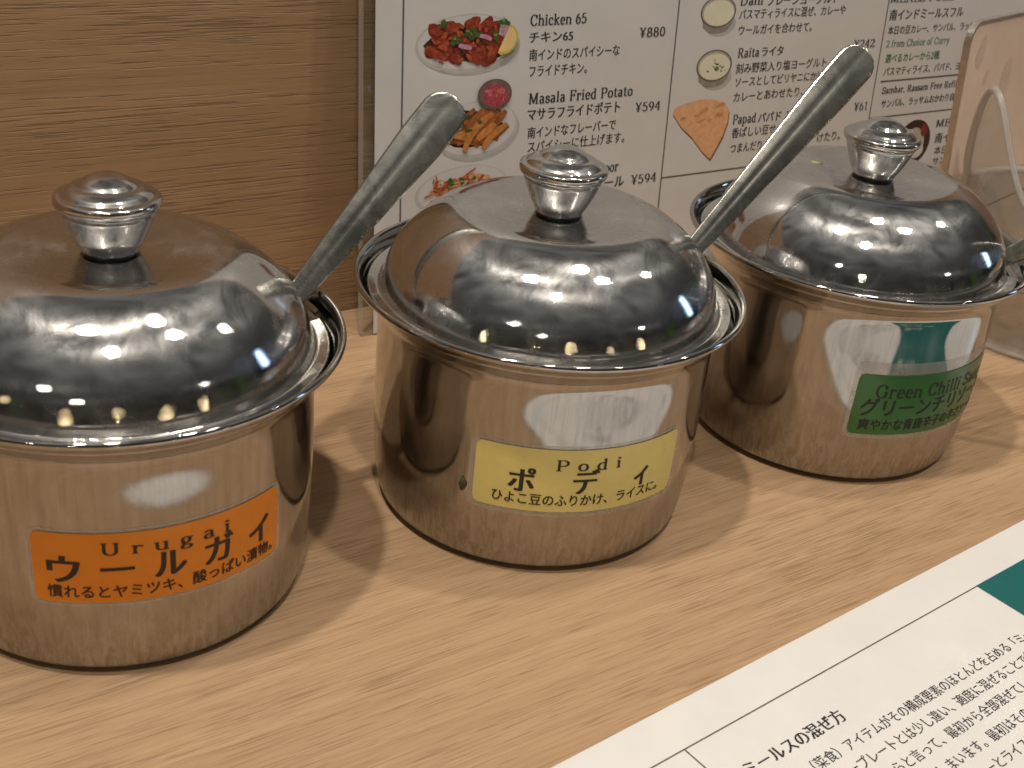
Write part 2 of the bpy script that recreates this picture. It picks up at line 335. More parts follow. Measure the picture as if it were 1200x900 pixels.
M_yellow = plain('yellow_sticker', (0.68, 0.555, 0.18), 0.38, var=0.05)
M_green = plain('green_sticker', (0.036, 0.125, 0.024), 0.3, var=0.07)
M_ink = plain('brown_black_ink', (0.022, 0.012, 0.009), 0.5)
M_print = plain('grey_black_print', (0.028, 0.026, 0.027), 0.45)
M_printg = plain('green_print', (0.03, 0.13, 0.06), 0.45)
M_line = plain('rule_line_print', (0.10, 0.095, 0.09), 0.45)
M_paper = plain('laminated_paper', (0.55, 0.525, 0.495), 0.35, var=0.03, vs=60, Coat_Weight=0.5, Coat_Roughness=0.06)
M_mat = plain('placemat_paper', (0.74, 0.715, 0.68), 0.35, var=0.03, vs=60, Coat_Weight=0.25, Coat_Roughness=0.12)
M_teal = plain('teal_print', (0.008, 0.115, 0.11), 0.35, var=0.08)
def clear(name, rough=0.02, tint=(0.95, 0.95, 0.93)):
    m, t, b = mat(name)
    b.inputs['Base Color'].default_value = rgb(*tint); b.inputs['Transmission Weight'].default_value = 1.0
    co = t.new('ShaderNodeTexCoord').outputs['Object']
    t.l.new(t.ramp(t.noise(co, 90.0, 4.0), [(0.4, (rough,) * 3), (0.8, (rough + 0.05,) * 3)]), b.inputs['Roughness'])
    b.inputs['IOR'].default_value = 1.46; return m
def thin_clear(name, tint, edge):
    """thin clear sheet: mostly see-through, mirror-like at a slant, with pale polished edges"""
    m, t, b = mat(name); out = t.n['Material Output']
    tr = t.new('ShaderNodeBsdfTransparent'); tr.inputs[0].default_value = rgb(*tint)
    gl = t.new('ShaderNodeBsdfGlossy'); gl.inputs['Roughness'].default_value = 0.03
    lw = t.new('ShaderNodeLayerWeight'); fr = t.new('ShaderNodeMath', operation='MULTIPLY_ADD'); t.l.new(t.math('POWER', lw.outputs['Facing'], 4.0), fr.inputs[0]); fr.inputs[1].default_value = 0.55; fr.inputs[2].default_value = 0.03
    mx = t.new('ShaderNodeMixShader'); t.l.new(fr.outputs[0], mx.inputs[0]); t.l.new(tr.outputs[0], mx.inputs[1]); t.l.new(gl.outputs[0], mx.inputs[2])
    b.inputs['Base Color'].default_value = rgb(0.55, 0.52, 0.47); b.inputs['Roughness'].default_value = 0.25
    m2 = t.new('ShaderNodeMixShader'); m2.inputs[0].default_value = edge
    t.l.new(mx.outputs[0], m2.inputs[1]); t.l.new(b.outputs[0], m2.inputs[2]); t.l.new(m2.outputs[0], out.inputs[0]); return m
M_clear = thin_clear('clear_acrylic', (0.9, 0.9, 0.89), 0.03)
M_prim = thin_clear('pitcher_rim_plastic', (0.93, 0.9, 0.87), 0.36)
M_cedge = thin_clear('acrylic_edge', (0.85, 0.85, 0.83), 0.5)
M_glass = clear('clear_plastic', 0.01, (0.98, 0.98, 0.97))
def film():
    m, t, b = mat('clear_label_film'); out = t.n['Material Output']
    tr = t.new('ShaderNodeBsdfTransparent'); mx = t.new('ShaderNodeMixShader')
    b.inputs['Base Color'].default_value = (0.62, 0.56, 0.48, 1); b.inputs['Roughness'].default_value = 0.3
    co = t.new('ShaderNodeTexCoord').outputs['Object']
    t.l.new(t.ramp(t.noise(co, 400.0, 3.0), [(0.3, (0.22,) * 3), (0.7, (0.38,) * 3)]), mx.inputs[0])
    t.l.new(tr.outputs[0], mx.inputs[1]); t.l.new(b.outputs[0], mx.inputs[2]); t.l.new(mx.outputs[0], out.inputs[0]); return m
M_film = film()

# ------------------------------------------------------------------ table and wall
YAW = R(36)
ex = Vector((cos(YAW), sin(YAW), 0)); nb = Vector((-sin(YAW), cos(YAW), 0))     # along the wall, and from the guests towards the wall
WOFF = 38.95
bm = bmesh.new(); box(bm, -150, 170, -14, WOFF, -3.5, 0, 0.15)
for v in bm.verts: v.co = Vector((0, 0, v.co.z)) + ex * v.co.x + nb * v.co.y
tag(obj('dining_table', bm, M_table, smooth=False), 'pale oak table top with fine dark grain under the steel pots', 'table')
bm = bmesh.new(); box(bm, -150, 170, -32, 0, 0, 2.5)
wall = obj('wooden_wall', bm, M_wall, smooth=False)
# local x along the wall, local y up (turned upright), local z out of the wall
wall.matrix_world = Matrix(((ex.x, 0, nb.x, 0), (ex.y, 0, nb.y, 0), (0, -1, 0, 0), (0, 0, 0, 1)))
wall.location = nb * WOFF * K + Vector((0, 0, -4 * K))
tag(wall, 'brown wood grain wall panel rising behind the pots and menu', 'wall')

# ------------------------------------------------------------------ the pots
def body_profile():
    out = spline([(3.8, 0.08), (4.0, 0.0), (4.16, 0.02), (4.22, 0.12), (4.36, 0.15), (4.52, 0.3), (4.62, 0.75), (4.695, 1.6), (4.742, 2.6), (4.75, 3.6), (4.75, 4.6), (4.752, 5.55), (4.82, 5.98), (5.06, 6.32), (5.32, 6.6),
                  (5.46, 6.72), (5.5, 6.81), (5.46, 6.89), (5.37, 6.88), (5.29, 6.74), (5.22, 6.5), (5.13, 6.38), (4.95, 6.33), (4.72, 6.05), (4.68, 5.4), (4.66, 3.0), (4.55, 0.9), (4.3, 0.35), (3.6, 0.22), (0.0, 0.2)], 5)
    return [(0.0, 0.08), *[(p[0], p[1]) for p in out]]
OUTER = [p for p in body_profile() if p[0] > 3.9 and p[1] < 5.9][:60]
def rad(z):
    for (r0, z0), (r1, z1) in zip(OUTER, OUTER[1:]):
        if z0 <= z <= z1 and z1 > z0: return r0 + (r1 - r0) * (z - z0) / (z1 - z0)
    return 4.75
def wrap(bm, az, off):
    """bend a flat (x = distance round the pot, y = height) mesh on to the pot's wall, centred on azimuth az"""
    for v in bm.verts:
        x, y, z = v.co; a = az + x / 4.74; r = rad(y) + off + z; v.co = (r * cos(a), r * sin(a), y)
    return bm
def patch(pts_fn, x0, x1, y0, y1, r, n=60, mrows=10):
    """rounded rectangle as a fine grid so that it bends cleanly"""
    bm = bmesh.new(); rows = []
    for j in range(mrows + 1):
        y = y0 + (y1 - y0) * (0.5 - 0.5 * cos(pi * j / mrows)); e = min(y - y0, y1 - y); ins = 0.0 if e >= r else r - math.sqrt(max(0, r * r - (r - e) ** 2))
        rows.append([bm.verts.new((x0 + ins + (x1 - x0 - 2 * ins) * i / n, y, 0)) for i in range(n + 1)])
    for j in range(mrows):
        for i in range(n): bm.faces.new((rows[j][i], rows[j][i + 1], rows[j + 1][i + 1], rows[j + 1][i]))
    return bm
def make_pot(x, y, label, az0, az1, zlo, zhi, mstick, lines, filmx):
    root = thing('condiment_pot', label, 'pot', (x, y, 0), 'stainless steel condiment pots in a row on the table')
    obj('pot_body', lathe(body_profile()), M_body, root)
    azc = R((az0 + az1) / 2); hw = R(az1 - az0) / 2 * 4.74
    obj('clear_film', wrap(patch(None, -hw - filmx[0], hw + filmx[1], zlo - filmx[2], zhi + filmx[3], 0.22), azc, 0.012), M_film, root)
    st = obj('sticker', wrap(patch(None, -hw, hw, zlo, zhi, 0.16), azc, 0.026), mstick, root)
    for kind, s, u0, u1, y0, h, wgt in lines:            # u: 0..1 across the sticker, y0 above its lower edge
        bm = bmesh.new(); xa, xb = -hw + 2 * hw * u0, -hw + 2 * hw * u1
        if kind == 'jp': jp(bm, s, xa, xb, zlo + y0, h, wgt, off=0.002)
        elif kind == 'jps':                              # letters set wide apart
            n = len(s)
            for i, ch in enumerate(s):
                w_ = h * wgt; c0 = xa + (xb - xa - w_) * i / max(1, n - 1)
                bw = {'ー': (0.06, 0.94), 'ィ': (0.18, 0.72), 'イ': (0.1, 0.85)}.get(ch, (0.06, 0.94))
                jp(bm, ch, c0 + w_ * bw[0], c0 + w_ * bw[1], zlo + y0, h, 0.062, z=i * 0.0001, off=0.004)
        else: serif(bm, s, xa, xb, zlo + y0, h, wgt, gap=(0.75 if kind == 'serifw' else 0.12))
        bmesh.ops.subdivide_edges(bm, edges=[e for e in bm.edges if e.calc_length() > 0.35], cuts=2)
        obj('lettering', wrap(bm, azc, 0.034), M_ink, st, smooth=False)
    return root
POTS = [(-9.576, 26.497), (0.759, 32.305), (10.671, 38.801)]
make_pot(*POTS[0], 'round steel pot with an orange sticker reading Urugai', -95, -24.3, 2.33, 4.2, M_orange,
         [('serifw', 'Urugai', .25, .75, 1.31, .31, .04), ('jps', 'ウールガイ', .05, .96, .60, .84, 0.92), ('jp', '慣れるとヤミツキ、酸っぱい漬物。', .05, .965, .17, .385, .03)], (.1, .1, .1, .1))
make_pot(*POTS[1], 'round steel pot with a yellow sticker reading Podi', -108.3, -36.5, 2.2, 4.12, M_yellow,
         [('serifw', 'Podi', .355, .66, 1.30, .32, .04), ('jps', 'ポディ', .15, .85, .63, .82, 0.92), ('jp', 'ひよこ豆のふりかけ、ライスに。', .09, .90, .23, .39, .03)], (.16, .14, .16, .1))
make_pot(*POTS[2], 'round steel pot with a green sticker reading Green Chilli Sauce', -92.7, -22, 2.02, 4.1, M_green,
         [('serif', 'Green Chilli Sauce', .10, .95, 1.32, .44, .035), ('jp', 'グリーンチリソース', .04, .97, .72, .68, .04), ('jp', '爽やかな青唐辛子の辛さソース。', .05, .96, .2, .44, .03)], (.14, .14, .14, .42))

# lids: brim, domed shoulder, dished middle, a notch for the spoon, and the turned knob
LZ = 6.42
LIDP = [(5.1, 0.06), (4.95, 0.02), (4.8, 0.0), (4.7, 0.05), (4.66, 0.16), (4.59, 0.42), (4.42, 0.9), (4.12, 1.38), (3.7, 1.82), (3.25, 2.15), (2.85, 2.35), (2.45, 2.43), (2.1, 2.41), (1.6, 2.36), (0.9, 2.31), (0.0, 2.28)]
def make_lid(x, y, label, notch, tilt):
    root = thing('pot_lid', label, 'lid', (x, y, LZ), 'domed steel lids on the condiment pots')
    root.rotation_euler = (R(tilt[0]), R(tilt[1]), R(tilt[2]))
    nn = notch - tilt[2]
    def cut(r, z, a):
        d = abs((a - nn + 180) % 360 - 180); wd = 9.5 if z < 0.25 else 9.5 * math.sqrt(max(0, 1 - ((z - 0.2) / 0.75) ** 2))
        return r > 4.3 and d < wd
    bm = lathe([(p[0], p[1]) for p in spline([(*p, 0) for p in LIDP], 5)], 240, cut)
    loose = [v for v in bm.verts if not v.link_faces]; bmesh.ops.delete(bm, geom=loose, context='VERTS')
    bmesh.ops.recalc_face_normals(bm, faces=bm.faces)
    bmesh.ops.solidify(bm, geom=list(bm.faces), thickness=0.07)
    obj('lid_dome', bm, M_lid, root)
    kn = [(0.0, 2.44), (0.60, 2.44), (0.66, 2.46), (0.70, 2.53), (0.82, 2.75), (0.96, 3.08), (1.05, 3.32), (1.07, 3.36), (1.08, 3.44), (1.12, 3.47), (1.18, 3.53), (1.205, 3.62), (1.19, 3.7), (1.13, 3.75), (1.05, 3.77), (1.02, 3.79), (0.94, 3.86), (0.82, 3.93), (0.74, 3.955), (0.70, 3.965), (0.66, 3.99), (0.56, 4.07), (0.4, 4.16), (0.22, 4.22), (0.0, 4.24)]
    k = obj('knob', lathe([(p[0], p[1]) for p in spline([(*p, 0) for p in kn], 4)], 96), M_knob, root)
    obj('gasket', lathe([(0.0, 2.270), (0.56, 2.270), (0.61, 2.290), (0.61, 2.410), (0.56, 2.450), (0.0, 2.450)], 64), M_gasket, k)
    return root
make_lid(*POTS[0], 'domed steel lid with round knob on the pot with the orange sticker', 39, (-0.8, 0.3, 20))
make_lid(*POTS[1], 'domed steel lid with round knob on the pot with the yellow sticker', 34.4, (0, 0, 0))
make_lid(*POTS[2], 'domed steel lid with round knob on the pot with the green sticker', -7, (0.5, 0.3, 55))

# spoons standing in the pots
def make_spoon(px, py, naz, az, el, length, label, twist=0.95, nz=-0.2):
    s = Vector((px + 4.98 * cos(R(naz)), py + 4.98 * sin(R(naz)), 6.95))
    d = Vector((cos(R(el)) * cos(R(az)), cos(R(el)) * sin(R(az)), sin(R(el))))
    toc = (Vector((0.0, 0.0, 20.5)) - s).normalized()
    flat = Vector((-sin(R(el)) * cos(R(az)), -sin(R(el)) * sin(R(az)), cos(R(el))))     # the face a level spoon would turn up
    nrm = (flat * (1 - twist) + toc * twist + Vector((0, 0, nz))); nrm = (nrm - d * nrm.dot(d)).normalized()
    side = d.cross(nrm).normalized()
    root = thing('serving_spoon', label, 'spoon', (px, py, 0.5), 'steel spoons standing in the condiment pots')
    o0 = Vector((px, py, 0.5)); bm = bmesh.new(); uv = bm.loops.layers.uv.new('UVMap'); n = 44; mseg = 14; L0 = -4.6
    top, bot = [], []
    for i in range(n + 1):
        t_ = i / n; l = L0 + (length - L0) * (1 - (1 - t_) ** 1.25 if t_ > 0 else 0); f = (l - L0) / (length - L0)
        wdt = 0.235 + 0.375 * min(1, max(0, (l + 1.0) / (length * 0.92)))
        end = length - l
        if end < 0.62: wdt *= math.sqrt(max(0.0, 1 - ((0.62 - end) / 0.62) ** 2)) if end > 1e-6 else 0.02
        rt, rb = [], []
        for j in range(mseg + 1):
            u = -1 + 2 * j / mseg
            gro = (-0.03 * math.exp(-((u + 0.12) / 0.16) ** 2) - 0.055 * abs(u + 0.12) ** 1.3) * min(1, max(0.2, (l + 0.5) / 3)) * min(1.0, max(0.15, end / 1.4))
            p = s + d * l + side * (wdt * u) + nrm * gro - o0
            rt.append(bm.verts.new(p + nrm * 0.055)); rb.append(bm.verts.new(p - nrm * 0.055))
        top.append(rt); bot.append(rb)
    def q(*v):
        f = bm.faces.new(v)
        for lp in f.loops: lp[uv].uv = ((lp.vert.co - (s - o0)).dot(side) * 3, (lp.vert.co - (s - o0)).dot(d))
    for i in range(n):
        for j in range(mseg):
            q(top[i][j], top[i][j + 1], top[i + 1][j + 1], top[i + 1][j]); q(bot[i][j + 1], bot[i][j], bot[i + 1][j], bot[i + 1][j + 1])
        q(bot[i][0], top[i][0], top[i + 1][0], bot[i + 1][0]); q(top[i][-1], bot[i][-1], bot[i + 1][-1], top[i + 1][-1])
    for e_ in (0, n):
        q(*(top[e_] + bot[e_][::-1]))
    bmesh.ops.recalc_face_normals(bm, faces=bm.faces)
    obj('handle', bm, M_spoon, root)
    # the bowl, down inside the pot
    bm = bmesh.new(); bmesh.ops.create_uvsphere(bm, u_segments=24, v_segments=12, radius=1.0); bm.loops.layers.uv.new('UVMap')
    bmesh.ops.delete(bm, geom=[v for v in bm.verts if v.co.z > 0.05], context='VERTS')
    c0 = s + d * (L0 - 1.0) - o0
    for v in bm.verts: v.co = c0 + d * (v.co.x * 1.25) + side * (v.co.y * 0.85) + nrm * (v.co.z * 0.4)
    bmesh.ops.solidify(bm, geom=list(bm.faces), thickness=0.06)
    obj('bowl', bm, M_spoon, root)
make_spoon(*POTS[0], 39, 40, 46, 6.45, 'steel spoon handle leaning out of the pot with the orange sticker', nz=0.05)
make_spoon(*POTS[1], 34.4, 37, 44, 8.25, 'steel spoon handle leaning out of the pot with the yellow sticker', nz=-0.27)
make_spoon(*POTS[2], -7, -10, 40, 7.4, 'steel spoon leaning out of the pot with the green sticker, cut by the frame')

# ------------------------------------------------------------------ menu in its clear stand, leaning back to the wall
MT = R(4.5)
m_o = Vector((-5.29, 41.27, 0.0)); mz = -(nb * cos(MT) - Vector((0, 0, sin(MT)))); mz = (-nb * cos(MT) + Vector((0, 0, sin(MT)))).normalized(); my = mz.cross(ex).normalized()
MR = Matrix((ex, my, mz)).transposed()
def ray(u, v): return fwd + cam_r * ((u - 600) / F) - cam_u * ((v - 450) / F)
def at(u, v):
    """where the photograph's point (u, v) lies on the menu sheet, in the sheet's own units"""
    d = ray(u, v); k = (m_o - cam_o).dot(mz) / d.dot(mz); p = cam_o + d * k - m_o; return p.dot(ex), p.dot(my)
st = thing('menu_stand', 'clear acrylic stand holding the food menu against the wall', 'menu stand', m_o, None, MR)
bm = bmesh.new(); box(bm, -0.45, 38.5, 0.02, 26.5, -0.34, -0.03, 0.03); 
for f in bm.faces: f.material_index = 1 if f.calc_area() < 7 and abs(f.normal.z) < 0.9 else 0
obj('acrylic_sheet', bm, (M_clear, M_cedge), st, smooth=False)
menu = thing('menu_sheet', 'white printed food menu with dish photos standing behind the pots', 'menu', m_o, None, MR)
bm = bmesh.new(); box(bm, 0.02, 38.0, 0.06, 26.4, -0.02, 0.0); obj('paper', bm, M_paper, menu, smooth=False)
ZT = 0.006
def mj(s, u0, v0, u1, px, wgt=0.028, mt=None, name='lettering'):
    x0, y0 = at(u0, v0); x1, _ = at(u1, v0); h = at(u0, v0 - px)[1] - y0; bm = bmesh.new()
    jp(bm, s, x0, x1, y0, h / 0.86, wgt, ZT); obj(name, bm, mt or M_print, menu, smooth=False)
def ms(s, u0, v0, u1, px, bold=0.04, mt=None):
    x0, y0 = at(u0, v0); x1, _ = at(u1, v0); h = at(u0, v0 - px)[1] - y0; bm = bmesh.new()
    serif(bm, s, x0, x1, y0, h, bold, ZT, 0.1); obj('lettering', bm, mt or M_print, menu, smooth=False)
ms('Chicken 65', 621, 30, 687, 12.5, .06)
mj('チキン65', 620, 49.5, 671, 12.5, .05)
mj('南インドのスパイシーな', 620, 70.5, 725, 13)
mj('フライドチキン。', 620, 89.5, 687, 13)
ms('¥880', 749, 43.5, 779, 11)
ms('Masala Fried Potato', 619, 122, 740, 12, .06)
mj('マサラフライドポテト', 618, 140.5, 725, 13.5, .05)
mj('南インドなフレーバーで', 618, 161.5, 720, 12.5)
mj('スパイシーに仕上げます。', 618, 178, 730, 12.5)
ms('¥594', 744, 131, 773, 10.5)
ms('oor', 708, 202, 724, 11.5, .06)
mj('ール', 708, 220, 730, 13, .05)
ms('¥594', 739, 216, 768, 10.5)
mj('プレーンヨーグルト', 899, 6, 981, 12, .05); ms('Dahi', 867, 6, 894, 11, .06)
mj('パスマティライスに混ぜ、カレーや', 866, 22, 989, 11.5)
mj('ウールガイを合わせて。', 865, 40.5, 950, 11)
ms('Raita', 864, 67.5, 889, 10.5, .06); mj('ライタ', 892, 65.5, 917, 11, .05)
mj('刻み野菜入り塩ヨーグルト。箸休め', 862, 85.5, 1000, 11)
mj('ソースとしてビリヤニにかけたり', 861, 101.5, 976, 11)
mj('カレーとあわせたり、いろいろ', 859, 119, 976, 11)
ms('¥242', 1000, 56.5, 1024, 9.5)
ms('Papad', 858, 145.5, 885, 10.5, .06); mj('パパド', 888, 143, 914, 11, .05); ms('1', 920, 139, 924, 9, .06)
mj('香ばしい豆せんべい', 857, 161, 932, 11)
mj('つまんだり、', 855, 179, 895, 11); mj('けたり。', 957, 166, 983, 10.5)
ms('¥61', 1000, 130, 1016, 9.5)
ms('MEALS FULL', 1043, 3, 1117, 9, .05)
mj('南インドミールスフル', 1042, 23, 1127, 12, .05)
mj('本日の豆カレー、サンバル、ラッサム', 1040, 40, 1146, 9.5)
ms('2 from Choice of Curry', 1038, 55.5, 1111, 8, .03, M_printg)
mj('選べるカレーから2種.', 1037, 73, 1100, 9.5, .03, M_printg)
mj('パスマティライス、パパド、ヨーグルト', 1035, 88.5, 1146, 9.5)
ms('Sambar, Rassam Free Refills', 1033, 110, 1124, 7.5, .06)
mj('サンバル、ラッサムおかわり自由', 1032, 126, 1121, 9, .04)
ms('MEALS', 1096, 149, 1134, 8, .05)
mj('南インド', 1095, 167, 1128, 11, .05); mj('本日の豆', 1094, 180.5, 1125, 9); mj('サンバル', 1092, 192.5, 1122, 8)
def rule(p, q, wd=0.035, mt=None):
    (x0, y0), (x1, y1) = p, q; bm = bmesh.new()
    if abs(x1 - x0) > abs(y1 - y0): poly(bm, [(x0, y0 - wd), (x1, y0 - wd), (x1, y0 + wd), (x0, y0 + wd)], 0.005)
    else: poly(bm, [(x0 - wd, y0), (x0 + wd, y0), (x0 + wd, y1), (x0 - wd, y1)], 0.004)
    obj('rule_line', bm, mt or M_line, menu, smooth=False)
X1 = at(471, 120)[0]; X2 = at(785, 110)[0]; X3 = at(1030, 70)[0]
for x in (X1, X2, X3, X3 + 11.9): rule((x, 0.9), (x, 25.5))
rule((X2, at(780, 208)[1]), (X3, at(780, 208)[1])); y_ = at(1034.4, 95.6)[1]; rule((X3 + .35, y_), (X3 + 11.4, y_), 0.04); y_ = at(1044, 136)[1]; rule((X3, y_), (X3 + 11.9, y_))
rule((X1, 0.9), (X3 + 11.9, 0.9))

# the printed dish photographs: flat prints
def blob(rx, ry, n=14, jit=0.16, rot=0.0, rnd=random):
    out = []
    ph = rnd.uniform(0, 6.28)
    for i in range(n):
        a = 2 * pi * i / n; k = 1 + jit * (0.6 * sin(2 * a + ph) + 0.5 * sin(3 * a + 2 * ph)) + rnd.uniform(-jit, jit) * 0.35
        x, y = rx * k * cos(a), ry * k * sin(a); out.append((x * cos(rot) - y * sin(rot), x * sin(rot) + y * cos(rot)))
    return out
class Photo:
    def __init__(s, u, v, label=None):
        s.c = at(u, v); s.k = (at(u + 1, v)[0] - s.c[0], at(u, v - 1)[1] - s.c[1]); s.z = 0.004
        s.root = bpy.data.objects.new('dish_photo', None); C.objects.link(s.root); s.root.parent = menu
        s.root.location = Vector((s.c[0], s.c[1], 0)) * K
        if label: s.root['label'] = label
        s.layers = []
    def add(s, name, shapes, mt):
        """shapes given in picture pixels about the centre, y up"""
        bm = bmesh.new()
        for pts in shapes:
            s.z += 0.0012; poly(bm, [(x * s.k[0], y * s.k[1]) for x, y in pts], s.z)
        return obj(name, bm, mt, s.root, smooth=False)
def sh(pts, dx, dy): return [(x + dx, y + dy) for x, y in pts]
M_plate = plain('printed_plate', (0.52, 0.505, 0.475), 0.35, var=0.04)
M_rim = plain('printed_plate_edge', (0.42, 0.40, 0.37), 0.35, var=0.06)
M_shade = plain('printed_shadow', (0.38, 0.36, 0.335), 0.4, var=0.06)
M_ch1 = plain('printed_fried_chicken', (0.25, 0.035, 0.011), 0.35, var=0.55, vs=900)
M_ch2 = plain('printed_red_spice', (0.20, 0.022, 0.010), 0.35, var=0.6, vs=1100)
M_ch3 = plain('printed_crisp_edge', (0.34, 0.065, 0.018), 0.35, var=0.4, vs=1100)
M_chd = plain('printed_dark_gap', (0.04, 0.014, 0.008), 0.35, var=0.5, vs=900)
M_herb = plain('printed_coriander', (0.045, 0.085, 0.018), 0.35, var=0.6, vs=1600)
M_herb2 = plain('printed_pale_leaf', (0.16, 0.22, 0.06), 0.35, var=0.5, vs=1600)
M_onion = plain('printed_onion', (0.46, 0.20, 0.30), 0.35, var=0.35, vs=900)
M_lem = plain('printed_lemon', (0.70, 0.50, 0.20), 0.35, var=0.1); M_lemp = plain('printed_lemon_rind', (0.56, 0.40, 0.06), 0.35, var=0.15)
M_fry = plain('printed_fries', (0.32, 0.095, 0.022), 0.35, var=0.35, vs=700); M_fry2 = plain('printed_dark_fries', (0.26, 0.075, 0.018), 0.35, var=0.4, vs=700); M_fry3 = plain('printed_light_fries', (0.46, 0.18, 0.045), 0.35, var=0.3, vs=700)
M_bowl = plain('printed_bowl_metal', (0.11, 0.075, 0.06), 0.35, var=0.3); M_bowl2 = plain('printed_bowl_inside', (0.16, 0.09, 0.075), 0.35, var=0.3); M_chut = plain('printed_chutney', (0.34, 0.045, 0.055), 0.35, var=0.45, vs=1200); M_chut2 = plain('printed_chutney_light', (0.50, 0.12, 0.12), 0.35, var=0.35, vs=1200)
M_yog = plain('printed_yogurt', (0.62, 0.58, 0.43), 0.35, var=0.05); M_can = plain('printed_steel_cup', (0.24, 0.215, 0.165), 0.35, var=0.25); M_can2 = plain('printed_cup_inside', (0.36, 0.33, 0.26), 0.35, var=0.2)
M_pap = plain('printed_papad', (0.63, 0.34, 0.17), 0.35, var=0.14, vs=500); M_pap2 = plain('printed_papad_edge', (0.16, 0.07, 0.03), 0.35, var=0.4); M_pap3 = plain('printed_papad_spot', (0.50, 0.23, 0.10), 0.35, var=0.2)
M_sal = plain('printed_salad', (0.55, 0.30, 0.14), 0.35, var=0.4, vs=1200); M_sal2 = plain('printed_salad_red', (0.45, 0.10, 0.05), 0.35, var=0.4, vs=1200); M_sal3 = plain('printed_noodle', (0.62, 0.46, 0.28), 0.35, var=0.3, vs=900)
rn = random.Random(11)
def strip(x0, y0, x1, y1, w0, bend=0.0, n=6):
    l = hypot(x1 - x0, y1 - y0); nx, ny = -(y1 - y0) / l, (x1 - x0) / l; a, b = [], []
    for i in range(n + 1):
        t_ = i / n; o = bend * 4 * t_ * (1 - t_); ww = w0 * (0.75 + 0.25 * sin(pi * t_)); x = x0 + (x1 - x0) * t_ + nx * o; y = y0 + (y1 - y0) * t_ + ny * o
        a.append((x + nx * ww, y + ny * ww)); b.append((x - nx * ww, y - ny * ww))
    return a + b[::-1]
# chicken on an oval plate with a lemon wedge
P = Photo(548, 51, 'dish photo of red fried chicken with lemon wedge')
P.add('print_shadow', [sh(blob(60, 34, 40, 0.0), 3, -4)], M_shade); P.add('plate', [blob(60, 34.5, 48, 0.0, .04)], M_rim); P.add('plate_face', [sh(blob(57, 31.5, 48, 0.0, .04), 0, 1.5)], M_plate)
P.add('food', [sh(blob(40, 22, 26, .14), -4, 0), sh(blob(14, 10), 30, -10)], M_chd)
P.add('food', [sh(blob(rn.uniform(8, 13), rn.uniform(7, 10), 14, .2, rn.uniform(0, 3)), dx, dy) for dx, dy in ((-36, 16), (-22, 18), (3, 20), (20, 19), (30, 16), (-40, -6), (-26, -10), (-16, -14), (12, -14), (2, -6), (28, -14), (18, 2), (-8, 4), (30, 0), (-30, 4), (22, -18), (10, 10))], M_ch2)
P.add('food', [sh(blob(rn.uniform(6, 12), rn.uniform(5, 9), 14, .24, rn.uniform(0, 3)), dx, dy) for dx, dy in ((-34, 17), (-20, 20), (5, 22), (22, 21), (-26, -8), (-12, -18), (15, -10), (10, -18), (29, -13), (33, -4), (-40, -8), (-28, 2), (-4, 4), (22, 4))], M_ch1)
P.add('food', [sh(blob(rn.uniform(2, 5), rn.uniform(1.5, 3.5), 10, .3, rn.uniform(0, 3)), rn.uniform(-42, 32), rn.uniform(-22, 22)) for _ in range(34)], M_ch3)
P.add('garnish', [sh(blob(rn.uniform(2.5, 6), rn.uniform(2, 4.5), 11, .4, rn.uniform(0, 3)), dx, dy) for dx, dy in ((-30, 24), (-16, 8), (-18, 3), (-10, 4), (0, 14), (3, 8), (-4, 12), (30, 11), (32, 6), (40, 24), (44, 22), (12, 10), (5, 16))], M_herb)
P.add('garnish', [sh(blob(rn.uniform(1.5, 3), rn.uniform(1, 2), 9, .4, rn.uniform(0, 3)), dx, dy) for dx, dy in ((40, 26), (-2, 15), (31, 9), (-17, 7), (2, 12))], M_herb2)
P.add('onion', [strip(-12, -1, 3, -5, 2.8), strip(12, 9, 26, 4, 2.6, 1), strip(41, 8, 44, 20, 2.4)], M_onion)
P.add('lemon', [[(34, -12), (38, -15), (46, -14), (54, -8), (58, 1), (58, 10), (53, 18), (48, 20)]], M_lemp)
P.add('lemon', [[(35, -10), (40, -12), (47, -11), (53, -5), (56, 3), (55, 11), (51, 17), (47, 18)]], M_lem)
# fries with a small bowl of red chutney
P = Photo(558, 152, 'dish photo of spiced fried potato sticks with red dip')
P.add('print_shadow', [sh(blob(49, 33, 40, 0.0, .1), 3, -4)], M_shade); P.add('plate', [blob(49, 33, 48, 0, .1)], M_rim); P.add('plate_face', [sh(blob(46.5, 30.5, 48, 0, .1), 0, 1.5)], M_plate)
P.add('food', [sh(blob(38, 20, 24, .15), -4, 1)], M_chd)
rr = random.Random(5)
for mt_, nf in ((M_fry2, 12), (M_fry, 8), (M_fry2, 6), (M_fry, 8), (M_fry2, 3), (M_fry3, 4)):
    S_ = []
    for _ in range(nf):
        x, y = rr.uniform(-30, 22), rr.uniform(-14, 16); a = rr.choice((0.2, 0.55, 0.75, 2.6, 0.35)) + rr.uniform(-.2, .2); l = rr.uniform(13, 24)
        S_.append(strip(x - l * cos(a) * .6, max(-24, y - l * sin(a) * .6), min(38, x + l * cos(a)), min(24, y + l * sin(a)), rr.uniform(2.8, 4.6), rr.uniform(-3, 3)))
    P.add('food', S_, mt_)
P.add('food', [strip(-14, -24, 18, 18, 4.2, 6), strip(8, -22, 36, 4, 4.2, 3)], M_fry3)
P.add('garnish', [sh(blob(rr.uniform(1.5, 4), rr.uniform(1, 2.6), 9, .4), rr.uniform(-30, 6), rr.uniform(0, 24)) for _ in range(10)], M_herb)
P.add('bowl', [sh(blob(20, 17.5, 34, 0), 19, 40)], M_bowl); P.add('bowl', [sh(blob(18, 15.5, 34, 0), 19.5, 40.6)], M_bowl2); P.add('dip', [sh(blob(14.5, 12.5, 26, .06), 20, 38)], M_chut)
